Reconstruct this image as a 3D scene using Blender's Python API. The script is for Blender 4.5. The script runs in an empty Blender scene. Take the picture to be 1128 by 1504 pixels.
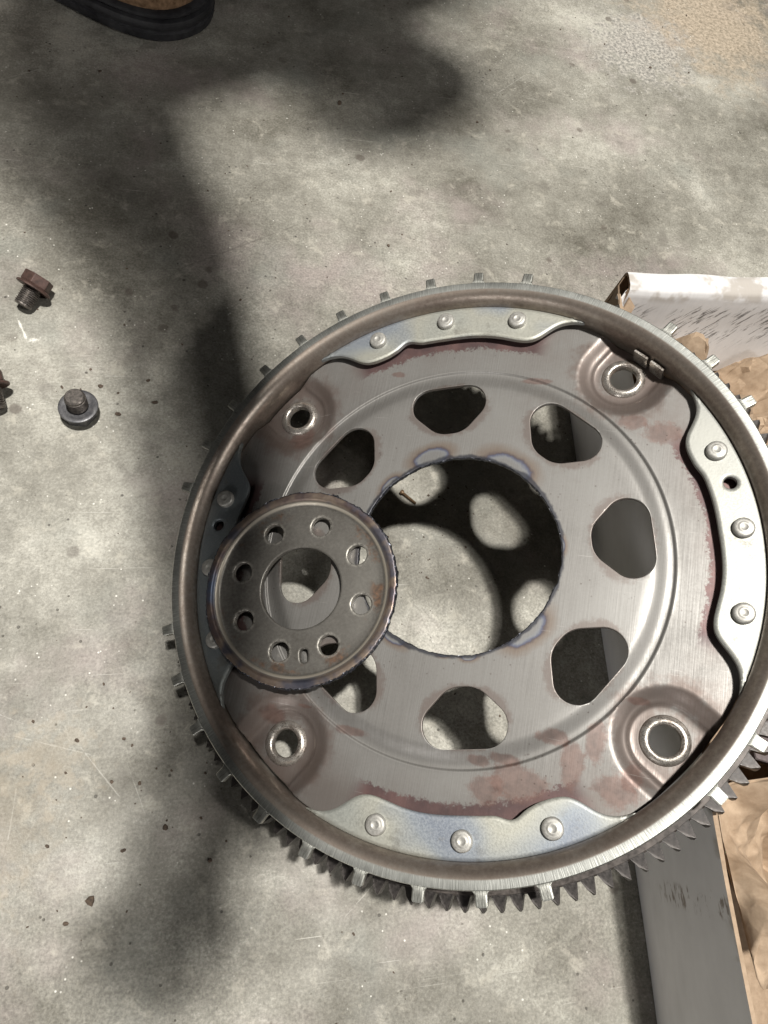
import bpy, math, random
import numpy as np
from mathutils import Matrix, Vector
from mathutils.geometry import delaunay_2d_cdt

S = 0.001                      # all shapes are written in millimetres
random.seed(7); rng = np.random.default_rng(7)
scene = bpy.context.scene
COL = scene.collection

# ------------------------------------------------------------------ camera
cam_data = bpy.data.cameras.new('camera')
cam = bpy.data.objects.new('camera', cam_data); COL.objects.link(cam)
cam_data.sensor_fit = 'VERTICAL'; cam_data.sensor_height = 36; cam_data.lens = 26
cam_data.clip_start = 0.01; cam_data.clip_end = 50
fwd = Vector((0.21691, 0.36716, -0.90451)).normalized()
up = Vector((0.0, 0.92657, 0.37612)); up = (up - fwd*up.dot(fwd)).normalized()
right = fwd.cross(up)
cm = Matrix((right, up, -fwd)).transposed().to_4x4()
cm.translation = Vector((-130.165, -128.887, 476.73))*S
cam.matrix_world = cm
scene.camera = cam

# ------------------------------------------------------------------ light
world = bpy.data.worlds.new('World'); scene.world = world; world.use_nodes = True
bg = world.node_tree.nodes['Background']
bg.inputs['Color'].default_value = (1.0, 0.97, 0.92, 1); bg.inputs['Strength'].default_value = 0.016

def lamp(name, loc, target, size, power, color):
    d = bpy.data.lights.new(name, 'AREA'); d.shape = 'DISK'; d.size = size; d.energy = power; d.color = color
    o = bpy.data.objects.new(name, d); COL.objects.link(o); o.location = loc
    o.rotation_euler = (Vector(target) - Vector(loc)).to_track_quat('-Z', 'Y').to_euler()
    return o
lamp('ceiling_lamp', (-0.051, 0.203, 4.773), (0, 0, 0), 0.22, 315, (1.0, 0.972, 0.915))
lamp('second_ceiling_lamp', (-0.27, 0.16, 4.76), (0, 0, 0), 0.22, 74, (1.0, 0.972, 0.915))
lamp('right_wall_lamp', (2.0, -1.5, 2.3), (0, 0, 0), 0.3, 28, (1.0, 0.97, 0.93))
lamp('low_fill_light', (-2.3, -3.0, 1.0), (0, 0, 0), 1.1, 30, (1.0, 0.98, 0.96))  # added soft fill to brighten the upright box faces, no known source

vs = scene.view_settings
vs.view_transform = 'Standard'; vs.look = 'None'; vs.exposure = 0; vs.gamma = 1; vs.use_curve_mapping = False
scene.render.engine = 'CYCLES'
try: scene.cycles.use_denoising = True
except Exception: pass
scene.cycles.max_bounces = 6; scene.cycles.adaptive_threshold = .02

# ------------------------------------------------------------------ node helpers
class NT:
    def __init__(s, name):
        s.m = bpy.data.materials.new(name); s.m.use_nodes = True
        s.t = s.m.node_tree; s.n = s.t.nodes; s.b = s.n['Principled BSDF']
        s.co = s.n.new('ShaderNodeTexCoord').outputs['Object']
    def link(s, a, sock):
        if hasattr(a, 'is_linked'): s.t.links.new(a, sock)
        elif isinstance(a, (tuple, list)) and len(a) == 3 and len(getattr(sock, 'default_value', (0,))) == 4: sock.default_value = (*a, 1)
        else: sock.default_value = a
    def set(s, k, val): s.link(val, s.b.inputs[k])
    def math(s, op, a, b=0.0, c=0.0, clamp=False):
        n = s.n.new('ShaderNodeMath'); n.operation = op; n.use_clamp = clamp
        for i, q in enumerate((a, b, c)): s.link(q, n.inputs[i])
        return n.outputs[0]
    def mapping(s, scale=(1, 1, 1), rot=(0, 0, 0), loc=(0, 0, 0), vec=None):
        n = s.n.new('ShaderNodeMapping'); s.link(vec or s.co, n.inputs['Vector'])
        n.inputs['Location'].default_value = loc; n.inputs['Rotation'].default_value = rot; n.inputs['Scale'].default_value = scale
        return n.outputs[0]
    def noise(s, scale, detail=4, rough=.55, vec=None, dist=0.0):
        n = s.n.new('ShaderNodeTexNoise'); s.link(vec or s.co, n.inputs['Vector'])
        n.inputs['Scale'].default_value = scale; n.inputs['Detail'].default_value = detail
        n.inputs['Roughness'].default_value = rough; n.inputs['Distortion'].default_value = dist
        return n.outputs['Fac']
    def voro(s, scale, vec=None, feature='F1', rnd=1.0):
        n = s.n.new('ShaderNodeTexVoronoi'); n.feature = feature; s.link(vec or s.co, n.inputs['Vector'])
        n.inputs['Scale'].default_value = scale; n.inputs['Randomness'].default_value = rnd
        return n
    def rng(s, v, a, b, c=0.0, d=1.0, smooth=True):
        n = s.n.new('ShaderNodeMapRange'); n.interpolation_type = 'SMOOTHSTEP' if smooth else 'LINEAR'
        for i, q in enumerate((v, a, b, c, d)): s.link(q, n.inputs[i])
        return n.outputs[0]
    def ramp(s, fac, stops):
        n = s.n.new('ShaderNodeValToRGB'); s.link(fac, n.inputs[0]); e = n.color_ramp.elements
        while len(e) < len(stops): e.new(.5)
        for q, (p, c) in zip(e, stops): q.position = p; q.color = (*c, 1)
        return n.outputs[0]
    def mix(s, f, a, b, mode='MIX'):
        n = s.n.new('ShaderNodeMix'); n.data_type = 'RGBA'; n.blend_type = mode
        s.link(f, n.inputs[0]); s.link(a, n.inputs[6]); s.link(b, n.inputs[7])
        return n.outputs[2]
    def sep(s, v=None):
        n = s.n.new('ShaderNodeSeparateXYZ'); s.link(v or s.co, n.inputs[0]); return n.outputs
    def dist(s, p, v=None):
        n = s.n.new('ShaderNodeVectorMath'); n.operation = 'DISTANCE'; s.link(v or s.co, n.inputs[0]); n.inputs[1].default_value = p
        return n.outputs['Value']
    def bump(s, h, strength=.3, dist=.001, prev=None):
        n = s.n.new('ShaderNodeBump'); s.link(h, n.inputs['Height'])
        n.inputs['Strength'].default_value = strength; n.inputs['Distance'].default_value = dist
        if prev is not None: s.link(prev, n.inputs['Normal'])
        s.link(n.outputs[0], s.b.inputs['Normal']); return n.outputs[0]
    def rnd(s):
        return s.n.new('ShaderNodeObjectInfo').outputs['Random']

def simple_metal(name, dark, light, metallic=.6, rough=(.35, .55), scale=140, bump=.15):
    t = NT(name); a = t.noise(scale, 6, .6); b = t.noise(scale*6, 3, .5)
    f = t.math('ADD', t.math('MULTIPLY', a, .7), t.math('MULTIPLY', b, .3))
    t.set('Base Color', t.ramp(f, [(.35, dark), (.65, light)]))
    t.set('Metallic', metallic); t.set('Roughness', t.rng(b, .3, .7, *rough)); t.bump(f, bump, .0004)
    return t.m

# ------------------------------------------------------------------ materials
def mat_concrete():
    t = NT('concrete')
    big = t.noise(5.0, 5, .55); mid = t.noise(17, 6, .6, dist=.25); small = t.noise(110, 4, .6); fine = t.noise(520, 4, .8)
    f = t.math('ADD', t.math('ADD', t.math('MULTIPLY', big, .40), t.math('MULTIPLY', mid, .26)),
               t.math('ADD', t.math('MULTIPLY', small, .12), t.math('MULTIPLY', fine, .22)))
    col = t.ramp(f, [(.40, (.104, .096, .077)), (.465, (.184, .174, .147)), (.525, (.266, .254, .219)), (.59, (.43, .415, .364))])
    hue = t.noise(9, 4, .6, t.mapping(loc=(3, 1, 0)))
    col = t.mix(t.rng(hue, .5, .72, 0, .5), col, (.315, .262, .252))
    hue2 = t.noise(13, 4, .6, t.mapping(loc=(-4, 7, 0)))
    col = t.mix(t.rng(hue2, .52, .75, 0, .35), col, (.24, .25, .225))
    # sandy grain of the trowelled surface
    g1 = t.noise(620, 2, .6); g2 = t.noise(270, 3, .7, t.mapping(loc=(3, 9, 0)))
    gr = t.math('ADD', t.math('MULTIPLY', g1, .6), t.math('MULTIPLY', g2, .4))
    patch = t.rng(t.noise(6, 3, .5, t.mapping(loc=(7, 7, 0))), .35, .65, .55, 1.0)
    gv = t.rng(gr, .34, .66, .68, 1.32, False)
    col = t.mix(patch, col, t.mix(1.0, col, gv, 'MULTIPLY'))
    veil = t.noise(48, 7, .75, t.mapping(loc=(2, 4, 0)), .3)
    col = t.mix(t.rng(veil, .54, .68, 0, .42), col, (.50, .47, .40))
    # drops of old oil
    vd = t.voro(30, t.mapping(loc=(.31, .17, 0))); dsel = t.noise(9, 2, .5, t.mapping(loc=(0, 3, 5)))
    dd = t.math('ADD', vd.outputs['Distance'], t.math('MULTIPLY', t.math('SUBTRACT', t.noise(200, 3, .6), .5), .09))
    col = t.mix(t.math('MULTIPLY', t.rng(dd, .15, .09), t.rng(dsel, .46, .6, 0, .62)), col, (.085, .068, .056))
    # smooth dark blotches of old oil
    blot = t.noise(34, 3, .5, t.mapping(loc=(9, 2, 0)))
    col = t.mix(t.rng(blot, .63, .74, 0, .42), col, (.115, .105, .09))
    # tan worn patch in the far corner
    d = t.dist((.415, .665, 0)); pn = t.noise(42, 6, .7)
    pm = t.rng(t.math('ADD', d, t.math('MULTIPLY', t.math('SUBTRACT', pn, .5), .26)), .13, .03, 0, .85)
    col = t.mix(pm, col, t.ramp(t.noise(260, 5, .7), [(.35, (.20, .165, .12)), (.6, (.47, .39, .30))]))
    dg = t.dist((.31, .60, 0)); pg = t.rng(t.math('ADD', dg, t.math('MULTIPLY', t.math('SUBTRACT', t.noise(70, 6, .7), .5), .22)), .075, .03, 0, .8)
    col = t.mix(pg, col, t.ramp(t.noise(300, 4, .7), [(.4, (.16, .155, .145)), (.62, (.5, .47, .42))]))
    # pores, pale aggregate and dark grit
    v1 = t.voro(125); sel = t.noise(60, 2, .5, t.mapping(loc=(1, 5, 2)))
    pore = t.math('MULTIPLY', t.rng(v1.outputs['Distance'], .14, .085), t.rng(sel, .54, .6))
    col = t.mix(t.math('MULTIPLY', pore, .75), col, (.045, .04, .034))
    v2 = t.voro(190, t.mapping(loc=(2, 2, 0))); sel2 = t.noise(45, 2, .5, t.mapping(loc=(6, 1, 2)))
    pale = t.math('MULTIPLY', t.rng(v2.outputs['Distance'], .14, .08), t.rng(sel2, .55, .62))
    col = t.mix(t.math('MULTIPLY', pale, .8), col, (.72, .70, .64))
    # hairline scratches in two directions
    sc = None
    for rot, loc, lo in ((.45, (0, 0, 0), .70), (-.75, (5, 3, 0), .715), (1.25, (2, 8, 0), .72)):
        w = t.noise(1, 2, .45, t.mapping((14, 900, 1), (0, 0, rot), loc))
        gate = t.noise(16, 2, .5, t.mapping(loc=(loc[1], 4, 1)))
        m = t.math('MULTIPLY', t.rng(w, lo, lo+.05), t.rng(gate, .5, .62))
        sc = m if sc is None else t.math('MAXIMUM', sc, m)
    col = t.mix(t.math('MULTIPLY', sc, .55), col, (.6, .58, .53))
    # single long scratches, trowel lines and a chip of spilled white paint
    nsc = t.noise(150, 4, .8)
    for i, (px, py, ln, wd, an, dk) in enumerate([(-255, -62, 22, .6, -.42, 0), (-222, -82, 30, .5, -.3, 0), (-196, -100, 30, .5, -.9, 0), (-176, -112, 24, .45, -1.2, 0), (-243, -120, 18, .5, 1.5, 0), (-70, -150, 22, .5, .75, 0),
            (-40, -170, 36, .4, .7, 0), (150, 520, 40, .6, .75, 0), (-120, 290, 85, .8, .52, 1), (225, 405, 20, .8, -1.1, 1), (135, 440, 16, .8, -1.0, 1), (-290, 455, 26, .6, .55, 0), (30, 250, 60, .4, .3, 0), (300, 330, 50, .4, -.2, 0),
            (-267, 205, 13, 1.1, -1.15, 2), (-258, 196, 5, 2.6, .3, 2)]):
        v = t.mapping((1, 1, 0), loc=(-px*S, -py*S, 0)); v = t.mapping((1, 1, 1), (0, 0, -an), vec=v); v = t.mapping((1/(ln*S), 1/(wd*S), 0), vec=v)
        d = t.math('ADD', t.dist((0, 0, 0), v), t.math('MULTIPLY', t.math('SUBTRACT', nsc, .5), 3.4))
        col = t.mix(t.rng(d, .95, .3, 0, (.24, .40, .7)[dk]), col, ((.62, .60, .55), (.10, .09, .075), (.80, .78, .72))[dk])
    # tan crust rubbed into the surface
    for i, (px, py, rad) in enumerate([(-262, -118, 55), (-225, -88, 26), (-275, -170, 40)]):
        d = t.math('ADD', t.dist((px*S, py*S, 0)), t.math('MULTIPLY', t.math('SUBTRACT', small, .5), .11))
        col = t.mix(t.rng(d, rad*S, rad*S*.4, 0, .2), col, (.44, .37, .28))
    t.set('Base Color', col)
    t.set('Roughness', t.rng(mid, .3, .7, .62, .45)); t.set('Specular IOR Level', .35)
    h = t.math('ADD', t.math('MULTIPLY', small, .5), t.math('ADD', t.math('MULTIPLY', fine, .35), t.math('MULTIPLY', pore, -1.2)))
    t.bump(t.math('ADD', h, t.math('MULTIPLY', gr, .5)), .42, .0011)
    return t.m

def mat_plate():
    t = NT('drive_plate_steel'); x, y, z = t.sep()
    grain = t.noise(1, 4, .6, t.mapping((1600, 26, 26))); soft = t.noise(16, 5, .6); fine = t.noise(700, 3, .6)
    f = t.math('ADD', t.math('MULTIPLY', grain, .36), t.math('ADD', t.math('MULTIPLY', soft, .5), t.math('MULTIPLY', fine, .14)))
    col = t.ramp(f, [(.36, (.146, .139, .130)), (.5, (.205, .197, .186)), (.64, (.272, .264, .252))])
    # brownish oxide toward the edge
    r = t.math('SQRT', t.math('ADD', t.math('MULTIPLY', x, x), t.math('MULTIPLY', y, y)))
    ox = t.noise(30, 5, .65, t.mapping(loc=(3, 3, 3)))
    col = t.mix(t.math('MULTIPLY', t.rng(r, .112, .150), t.rng(ox, .38, .66, .08, .55)), col, (.140, .112, .098))
    # purple brown oxide that hugs the riveted brackets
    a = t.math('ARCTAN2', y, x)
    a = t.math('SUBTRACT', a, math.radians(11.6 - 45 + 360)); a = t.math('ADD', a, math.radians(720+0))
    q = t.math('MODULO', a, math.pi/2); q = t.math('ABSOLUTE', t.math('SUBTRACT', q, math.pi/4))
    en = t.noise(75, 7, .75); en2 = t.noise(480, 4, .75)
    rr = t.math('ADD', r, t.math('ADD', t.math('MULTIPLY', t.math('SUBTRACT', en, .5), .011), t.math('MULTIPLY', t.math('SUBTRACT', en2, .5), .010)))
    band = t.math('MULTIPLY', t.rng(rr, .1312, .1335), t.rng(q, math.radians(27), math.radians(22)))
    col = t.mix(t.math('MULTIPLY', band, .92), col, t.ramp(t.noise(60, 4, .6), [(.35, (.060, .034, .036)), (.65, (.125, .068, .064))]))
    # rust round the four bolt pads
    npad = t.noise(85, 6, .72)
    for k in range(4):
        A = math.radians(56.4 + 90*k); c = (.143*math.cos(A), .143*math.sin(A), -.004)
        d = t.math('ADD', t.dist(c), t.math('MULTIPLY', t.math('SUBTRACT', npad, .5), .030))
        m = t.math('MULTIPLY', t.rng(d, .033, .024), t.rng(d, .008, .016))
        col = t.mix(t.math('MULTIPLY', m, .6), col, (.112, .074, .060))
    # rust smudges and finger marks
    sm = [((29.6, -107.7), 7.0, 3.2), ((44.2, -104.5), 10.5, 3.4), ((50.8, -114.4), 17, 11.5), ((36.4, -120.3), 11, 9), ((65.1, -89.3), 10, 4.5),
          ((75.9, -101.1), 7, 15), ((85.9, -87.6), 6, 12), ((97.8, -109.4), 13, 9), ((104, -101), 6, 8), ((87.2, 88.9), 10, 5), ((103, 84), 13, 8),
          ((-56.6, 111.3), 5, 2), ((-113, 64), 10, 12), ((-88.8, -106), 9, 6), ((-70, -98), 5, 1.2), ((-150, 30), 6, 12), ((104.7, -64), 7, 2.5), ((-40, -106), 12, 3), ((30, 112), 10, 2.2)]
    nsm = t.noise(120, 6, .78); csm = t.ramp(t.noise(190, 4, .6), [(.35, (.085, .043, .034)), (.65, (.17, .10, .082))])
    for i, ((px, py), ra, rb) in enumerate(sm):
        v = t.mapping((1000/ra, 1000/rb, 0), loc=(-px/ra, -py/rb, 0))
        d = t.math('ADD', t.dist((0, 0, 0), v), t.math('MULTIPLY', t.math('SUBTRACT', nsm, .5), 1.7))
        col = t.mix(t.rng(d, 1.0, .6, 0, .6), col, csm)
    # thin rusty halo round the eight windows
    b8 = t.math('ADD', t.math('ARCTAN2', y, x), math.radians(720-12.3+22.5))
    q8 = t.math('SUBTRACT', t.math('MODULO', b8, math.pi/4), math.pi/8)
    uw = t.math('DIVIDE', t.math('SUBTRACT', t.math('MULTIPLY', r, t.math('COSINE', q8)), .0902), .0165); ww = t.math('DIVIDE', t.math('MULTIPLY', r, t.math('SINE', q8)), .0232)
    de = t.math('SQRT', t.math('ADD', t.math('MULTIPLY', uw, uw), t.math('MULTIPLY', ww, ww)))
    de = t.math('ADD', de, t.math('MULTIPLY', t.math('SUBTRACT', t.noise(230, 5, .75), .5), .55))
    col = t.mix(t.rng(de, 1.14, .96, 0, .5), col, (.105, .068, .055))
    # heat tint at the torch cut
    tint = [((-25.5, 57.8), 12.5), ((21.7, 56.2), 16), ((-47.0, 37.2), 8.5), ((58.5, 11.6), 5.5), ((46.4, -38.4), 14.5), ((-27.4, -53.7), 8.5), ((17.2, -58.3), 5), ((3, -59.2), 4), ((-52.5, 27), 3)]
    nti = t.noise(70, 5, .62)
    for i, ((px, py), rad) in enumerate(tint):
        px, py = px*.965, py*.965
        L_ = math.hypot(px, py); ux, uy = px/L_, py/L_
        v = t.mapping((1000/rad, 1000/rad, 0), loc=(-px/rad, -py/rad, 0))
        # squash along the radius: the tint is a half moon on the edge
        v = t.mapping((1, 1, 1), (0, 0, -math.atan2(uy, ux)), vec=v); v = t.mapping((1.75, 1, 1), vec=v)
        d = t.math('ADD', t.dist((0, 0, 0), v), t.math('MULTIPLY', t.math('SUBTRACT', nti, .5), .7))
        tc = t.ramp(d, [(.0, (.10, .105, .115)), (.45, (.125, .128, .138)), (.62, (.16, .18, .215)), (.74, (.035, .052, .125)), (.85, (.070, .048, .048)), (1, (.14, .092, .060))])
        col = t.mix(t.ramp(t.math('MULTIPLY', d, .6), [(0, (.25,)*3), (.33, (.3,)*3), (.42, (.5,)*3), (.49, (.86,)*3), (.58, (.62,)*3), (.9, (0,)*3)]), col, tc)
    # burnt black lip right at the cut
    col = t.mix(t.rng(t.math('ADD', r, t.math('MULTIPLY', t.math('SUBTRACT', nti, .5), .006)), .0604, .0588, 0, .85), col, (.022, .024, .034))
    pit = t.math('MULTIPLY', t.rng(t.voro(260).outputs['Distance'], .16, .08), t.rng(t.noise(22, 4, .6, t.mapping(loc=(8, 1, 0))), .5, .62))
    col = t.mix(t.math('MULTIPLY', pit, .6), col, (.05, .032, .026))
    for rot, lo in ((.3, .71), (-1.0, .72), (1.9, .725)):
        w = t.noise(1, 2, .45, t.mapping((26, 1300, 1), (0, 0, rot))); gt = t.noise(30, 2, .5, t.mapping(loc=(rot*4, 1, 0)))
        col = t.mix(t.math('MULTIPLY', t.rng(w, lo, lo+.04), t.rng(gt, .5, .6, 0, .5)), col, (.42, .40, .38))
    grime = t.noise(11, 6, .7, t.mapping(loc=(5, 5, 0)))
    col = t.mix(t.rng(grime, .54, .72, 0, .35), col, (.12, .098, .082))
    t.set('Base Color', col); t.set('Metallic', .47)
    t.set('Roughness', t.rng(f, .35, .65, .52, .36))
    nb = t.bump(f, .10, .0006)
    return t.m

def mat_zinc():
    t = NT('zinc_bracket'); x, y, z = t.sep()
    a = t.noise(15, 2, .5); b = t.noise(900, 3, .6)
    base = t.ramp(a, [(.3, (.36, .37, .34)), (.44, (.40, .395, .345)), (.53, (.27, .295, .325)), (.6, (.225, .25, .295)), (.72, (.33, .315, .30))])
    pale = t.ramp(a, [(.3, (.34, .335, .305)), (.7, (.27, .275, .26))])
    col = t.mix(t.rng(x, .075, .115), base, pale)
    col = t.mix(t.rng(x, -.09, -.12, 0, .8), col, (.15, .17, .175))  # left bracket's shadow put into its colour as a darker tone
    col = t.mix(t.rng(b, .45, .65, 0, .14), col, (.44, .44, .40))
    dn = t.noise(70, 5, .7); col = t.mix(t.rng(dn, .56, .7, 0, .45), col, (.15, .135, .115))
    t.set('Base Color', col); t.set('Metallic', .65); t.set('Roughness', t.rng(b, .3, .7, .42, .56)); t.bump(b, .12, .0004)
    return t.m

def mat_rim():
    t = NT('rim_steel'); x, y, z = t.sep()
    r = t.math('SQRT', t.math('ADD', t.math('MULTIPLY', x, x), t.math('MULTIPLY', y, y)))
    a = t.noise(28, 5, .65); b = t.noise(420, 4, .65)
    f = t.math('ADD', t.math('MULTIPLY', a, .6), t.math('MULTIPLY', b, .4))
    brown = t.ramp(f, [(.34, (.165, .130, .108)), (.5, (.255, .215, .183)), (.66, (.36, .32, .28))])
    ang = t.math('ARCTAN2', y, x)
    cut = t.noise(1, 3, .6, None)
    cn = t.n.new('ShaderNodeCombineXYZ'); t.link(t.math('MULTIPLY', ang, 170.0), cn.inputs[0]); t.link(t.math('MULTIPLY', r, 60.0), cn.inputs[1])
    tool = t.noise(1.3, 3, .6, cn.outputs[0])
    bright = t.ramp(t.math('ADD', t.math('MULTIPLY', tool, .65), t.math('MULTIPLY', b, .35)), [(.36, (.30, .305, .285)), (.5, (.43, .435, .41)), (.64, (.60, .605, .57))])
    top = t.math('MULTIPLY', t.rng(z, .01265, .0131), t.rng(r, .1648, .1658))
    t.set('Base Color', t.mix(top, brown, bright)); t.set('Metallic', t.rng(top, 0, 1, .75, .95)); t.set('Roughness', t.rng(f, .35, .65, .44, .34))
    t.bump(t.mix(top, b, tool), .14, .0004)
    return t.m

def mat_tab():
    t = NT('machined_tab'); b = t.noise(500, 4, .6); a = t.noise(1, 3, .6, t.mapping((220, 1600, 200)))
    t.set('Base Color', t.ramp(t.math('ADD', t.math('MULTIPLY', a, .6), t.math('MULTIPLY', b, .4)), [(.36, (.24, .24, .22)), (.64, (.50, .50, .46))]))
    t.set('Metallic', .92); t.set('Roughness', .42); t.bump(a, .25, .0004); return t.m

def mat_disc():
    t = NT('hub_disc_steel'); x, y, z = t.sep()
    r = t.math('SQRT', t.math('ADD', t.math('MULTIPLY', x, x), t.math('MULTIPLY', y, y)))
    a = t.noise(40, 6, .65); b = t.noise(520, 4, .65)
    f = t.math('ADD', t.math('MULTIPLY', a, .6), t.math('MULTIPLY', b, .4))
    col = t.ramp(f, [(.36, (.085, .078, .068)), (.5, (.150, .141, .127)), (.64, (.235, .222, .20))])
    # rusty arcs just inside the raised bead
    ru = t.math('MULTIPLY', t.rng(r, .040, .045), t.math('MULTIPLY', t.rng(r, .0505, .048), t.rng(t.noise(55, 6, .7, t.mapping(loc=(4, 0, 1))), .5, .62)))
    col = t.mix(t.math('MULTIPLY', ru, .7), col, t.ramp(t.noise(300, 3, .6), [(.4, (.07, .04, .025)), (.65, (.23, .115, .06))]))
    # heat tint of the cut flange
    ft = t.noise(28, 4, .6, t.mapping(loc=(2, 6, 0)))
    tint = t.ramp(ft, [(.3, (.040, .044, .065)), (.42, (.085, .080, .095)), (.5, (.20, .155, .122)), (.58, (.10, .073, .07)), (.7, (.07, .09, .135))])
    fl = t.rng(r, .0515, .0535)
    col = t.mix(fl, col, tint)
    # lighter ring along the bead
    col = t.mix(t.math('MULTIPLY', t.rng(r, .0500, .0511), t.rng(r, .0523, .0517)), col, (.42, .38, .32))
    for k in range(8):
        an = 1.082 - k*math.pi/4; d = t.dist((.038*math.cos(an), .038*math.sin(an), 0))
        col = t.mix(t.math('MULTIPLY', t.rng(d, .0078, .0064, 0, .6), t.rng(b, .35, .6)), col, (.40, .38, .34))
    t.set('Base Color', col); t.set('Metallic', .62); t.set('Roughness', t.rng(f, .35, .65, .5, .34)); t.bump(f, .12, .0004)
    return t.m

def mat_cardboard_white():
    t = NT('white_cardboard'); x, y, z = t.sep()
    a = t.noise(18, 5, .6); b = t.noise(1, 4, .6, t.mapping((500, 40, 40)))
    col = t.ramp(t.math('ADD', t.math('MULTIPLY', a, .7), t.math('MULTIPLY', b, .3)), [(.35, (.57, .56, .56)), (.65, (.68, .67, .67))])
    # slanted ink scuffs
    s1 = t.noise(1, 4, .7, t.mapping((75, 40, 520), vec=t.mapping((1, 1, 1), (0, .8, 0)))); g = t.noise(26, 3, .5, t.mapping(loc=(1, 3, 2)))
    sc = t.math('MULTIPLY', t.rng(s1, .53, .61), t.rng(g, .40, .52))
    zone = t.math('MULTIPLY', t.rng(y, .145, .158), t.math('MULTIPLY', t.rng(z, .080, .098), t.rng(z, .121, .115)))
    col = t.mix(t.math('MULTIPLY', t.math('MULTIPLY', sc, zone), .85), col, (.07, .065, .06))
    st = t.math('MULTIPLY', t.rng(t.noise(32, 4, .6, t.mapping(loc=(0, 8, 1))), .52, .62), t.rng(z, .118, .127))
    col = t.mix(t.math('MULTIPLY', st, .6), col, (.27, .225, .17))
    # a row of small brown ticks and a pencil line on the near panel
    tk = t.noise(1, 3, .6, t.mapping((60, 120, 330)))
    row = t.math('MULTIPLY', t.rng(t.math('ABSOLUTE', t.math('SUBTRACT', y, -.187)), .0075, .003), t.rng(x, .118, .112))
    col = t.mix(t.math('MULTIPLY', t.math('MULTIPLY', row, t.rng(tk, .52, .64)), .75), col, (.13, .085, .05))
    t.set('Base Color', col); t.set('Roughness', .62); t.set('Specular IOR Level', .3); t.bump(a, .25, .002)
    return t.m

def mat_kraft(name='kraft', dark=(.24, .172, .115), light=(.39, .29, .205)):
    t = NT(name); a = t.noise(30, 5, .6); b = t.noise(240, 5, .7)
    t.set('Base Color', t.ramp(t.math('ADD', t.math('MULTIPLY', a, .55), t.math('MULTIPLY', b, .45)), [(.35, dark), (.65, light)]))
    t.set('Roughness', .75); t.set('Specular IOR Level', .2)
    cr = t.voro(55, t.mapping(vec=None), 'DISTANCE_TO_EDGE').outputs['Distance']
    pb = t.bump(t.rng(cr, 0, .3), .5 if name != 'kraft' else 0.0, .0012); t.bump(b, .2, .0005, pb); return t.m

M = dict(concrete=mat_concrete(), plate=mat_plate(), zinc=mat_zinc(), rim=mat_rim(), tab=mat_tab(), disc=mat_disc(),
         card=mat_cardboard_white(), kraft=mat_kraft(), paper=mat_kraft('packing_paper', (.285, .205, .138), (.43, .325, .232)),
         gear=simple_metal('gear_steel', (.026, .022, .020), (.092, .078, .07), .4, (.32, .5), 90),
         tooth=simple_metal('tooth_steel', (.014, .0125, .012), (.060, .052, .048), .45, (.36, .5), 160),
         rivet=simple_metal('rivet_steel', (.27, .26, .24), (.46, .45, .42), .55, (.42, .58), 300),
         collar=simple_metal('collar_steel', (.20, .165, .14), (.52, .49, .45), .75, (.25, .45), 240),
         slag=simple_metal('burnt_cut_edge', (.010, .010, .013), (.10, .105, .125), .75, (.25, .5), 420, .3),
         rust=simple_metal('rusty_bolt', (.042, .025, .021), (.105, .060, .049), .25, (.45, .65), 260, .3),
         bolt=simple_metal('oiled_bolt_steel', (.055, .055, .062), (.13, .127, .13), .5, (.35, .55), 260, .2),
         thread=simple_metal('thread_steel', (.05, .045, .043), (.22, .195, .175), .7, (.3, .5), 500, .2),
         brass=simple_metal('small_screw_steel', (.09, .055, .03), (.23, .15, .085), .5, (.4, .6), 500, .2),
         grit=simple_metal('grit', (.035, .026, .02), (.12, .085, .06), 0, (.8, .95), 600, .3),
         purple=simple_metal('grey_violet_steel', (.10, .08, .08), (.18, .148, .145), .4, (.45, .6), 200, .2))
def plain(name, dark, light, scale, rough=.8, bump=.3, bd=.001):
    t = NT(name); a = t.noise(scale, 5, .65)
    t.set('Base Color', t.ramp(a, [(.35, dark), (.65, light)])); t.set('Roughness', rough); t.set('Specular IOR Level', .3); t.bump(a, bump, bd); return t.m
M['rubber'] = plain('black_rubber', (.010, .010, .012), (.040, .040, .043), 60, .6)
M['suede'] = plain('tan_suede', (.11, .065, .036), (.27, .17, .10), 240, .95, .6)
M['denim'] = plain('dark_work_cloth', (.02, .024, .032), (.05, .055, .07), 300, .9)
M['skin'] = plain('skin', (.32, .19, .14), (.42, .26, .19), 80, .55, .1)

# ------------------------------------------------------------------ mesh helpers
def add(name, verts, faces, mat, parent=None, smooth=True, angle=35):
    me = bpy.data.meshes.new(name)
    me.from_pydata([tuple(float(c)*S for c in v) for v in verts], [], [tuple(int(i) for i in f) for f in faces])
    me.update()
    o = bpy.data.objects.new(name, me); COL.objects.link(o)
    me.materials.append(mat)
    if smooth:
        me.polygons.foreach_set('use_smooth', [True]*len(me.polygons))
        if angle: me.set_sharp_from_angle(angle=math.radians(angle))
    if parent: o.parent = parent
    return o
def tag(o, label=None, cat=None, group=None, kind=None):
    for k, q in (('label', label), ('category', cat), ('group', group), ('kind', kind)):
        if q: o[k] = q
    return o
def empty(name, mat4=None, loc=(0, 0, 0)):
    o = bpy.data.objects.new(name, None); COL.objects.link(o); o.empty_display_size = .02
    if mat4 is not None: o.matrix_world = mat4
    else: o.location = loc
    return o
def inst(src, name, mat4, parent):
    o = bpy.data.objects.new(name, src.data); COL.objects.link(o); o.parent = parent; o.matrix_local = mat4; return o
def rz(a): return Matrix.Rotation(a, 4, 'Z')

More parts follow.
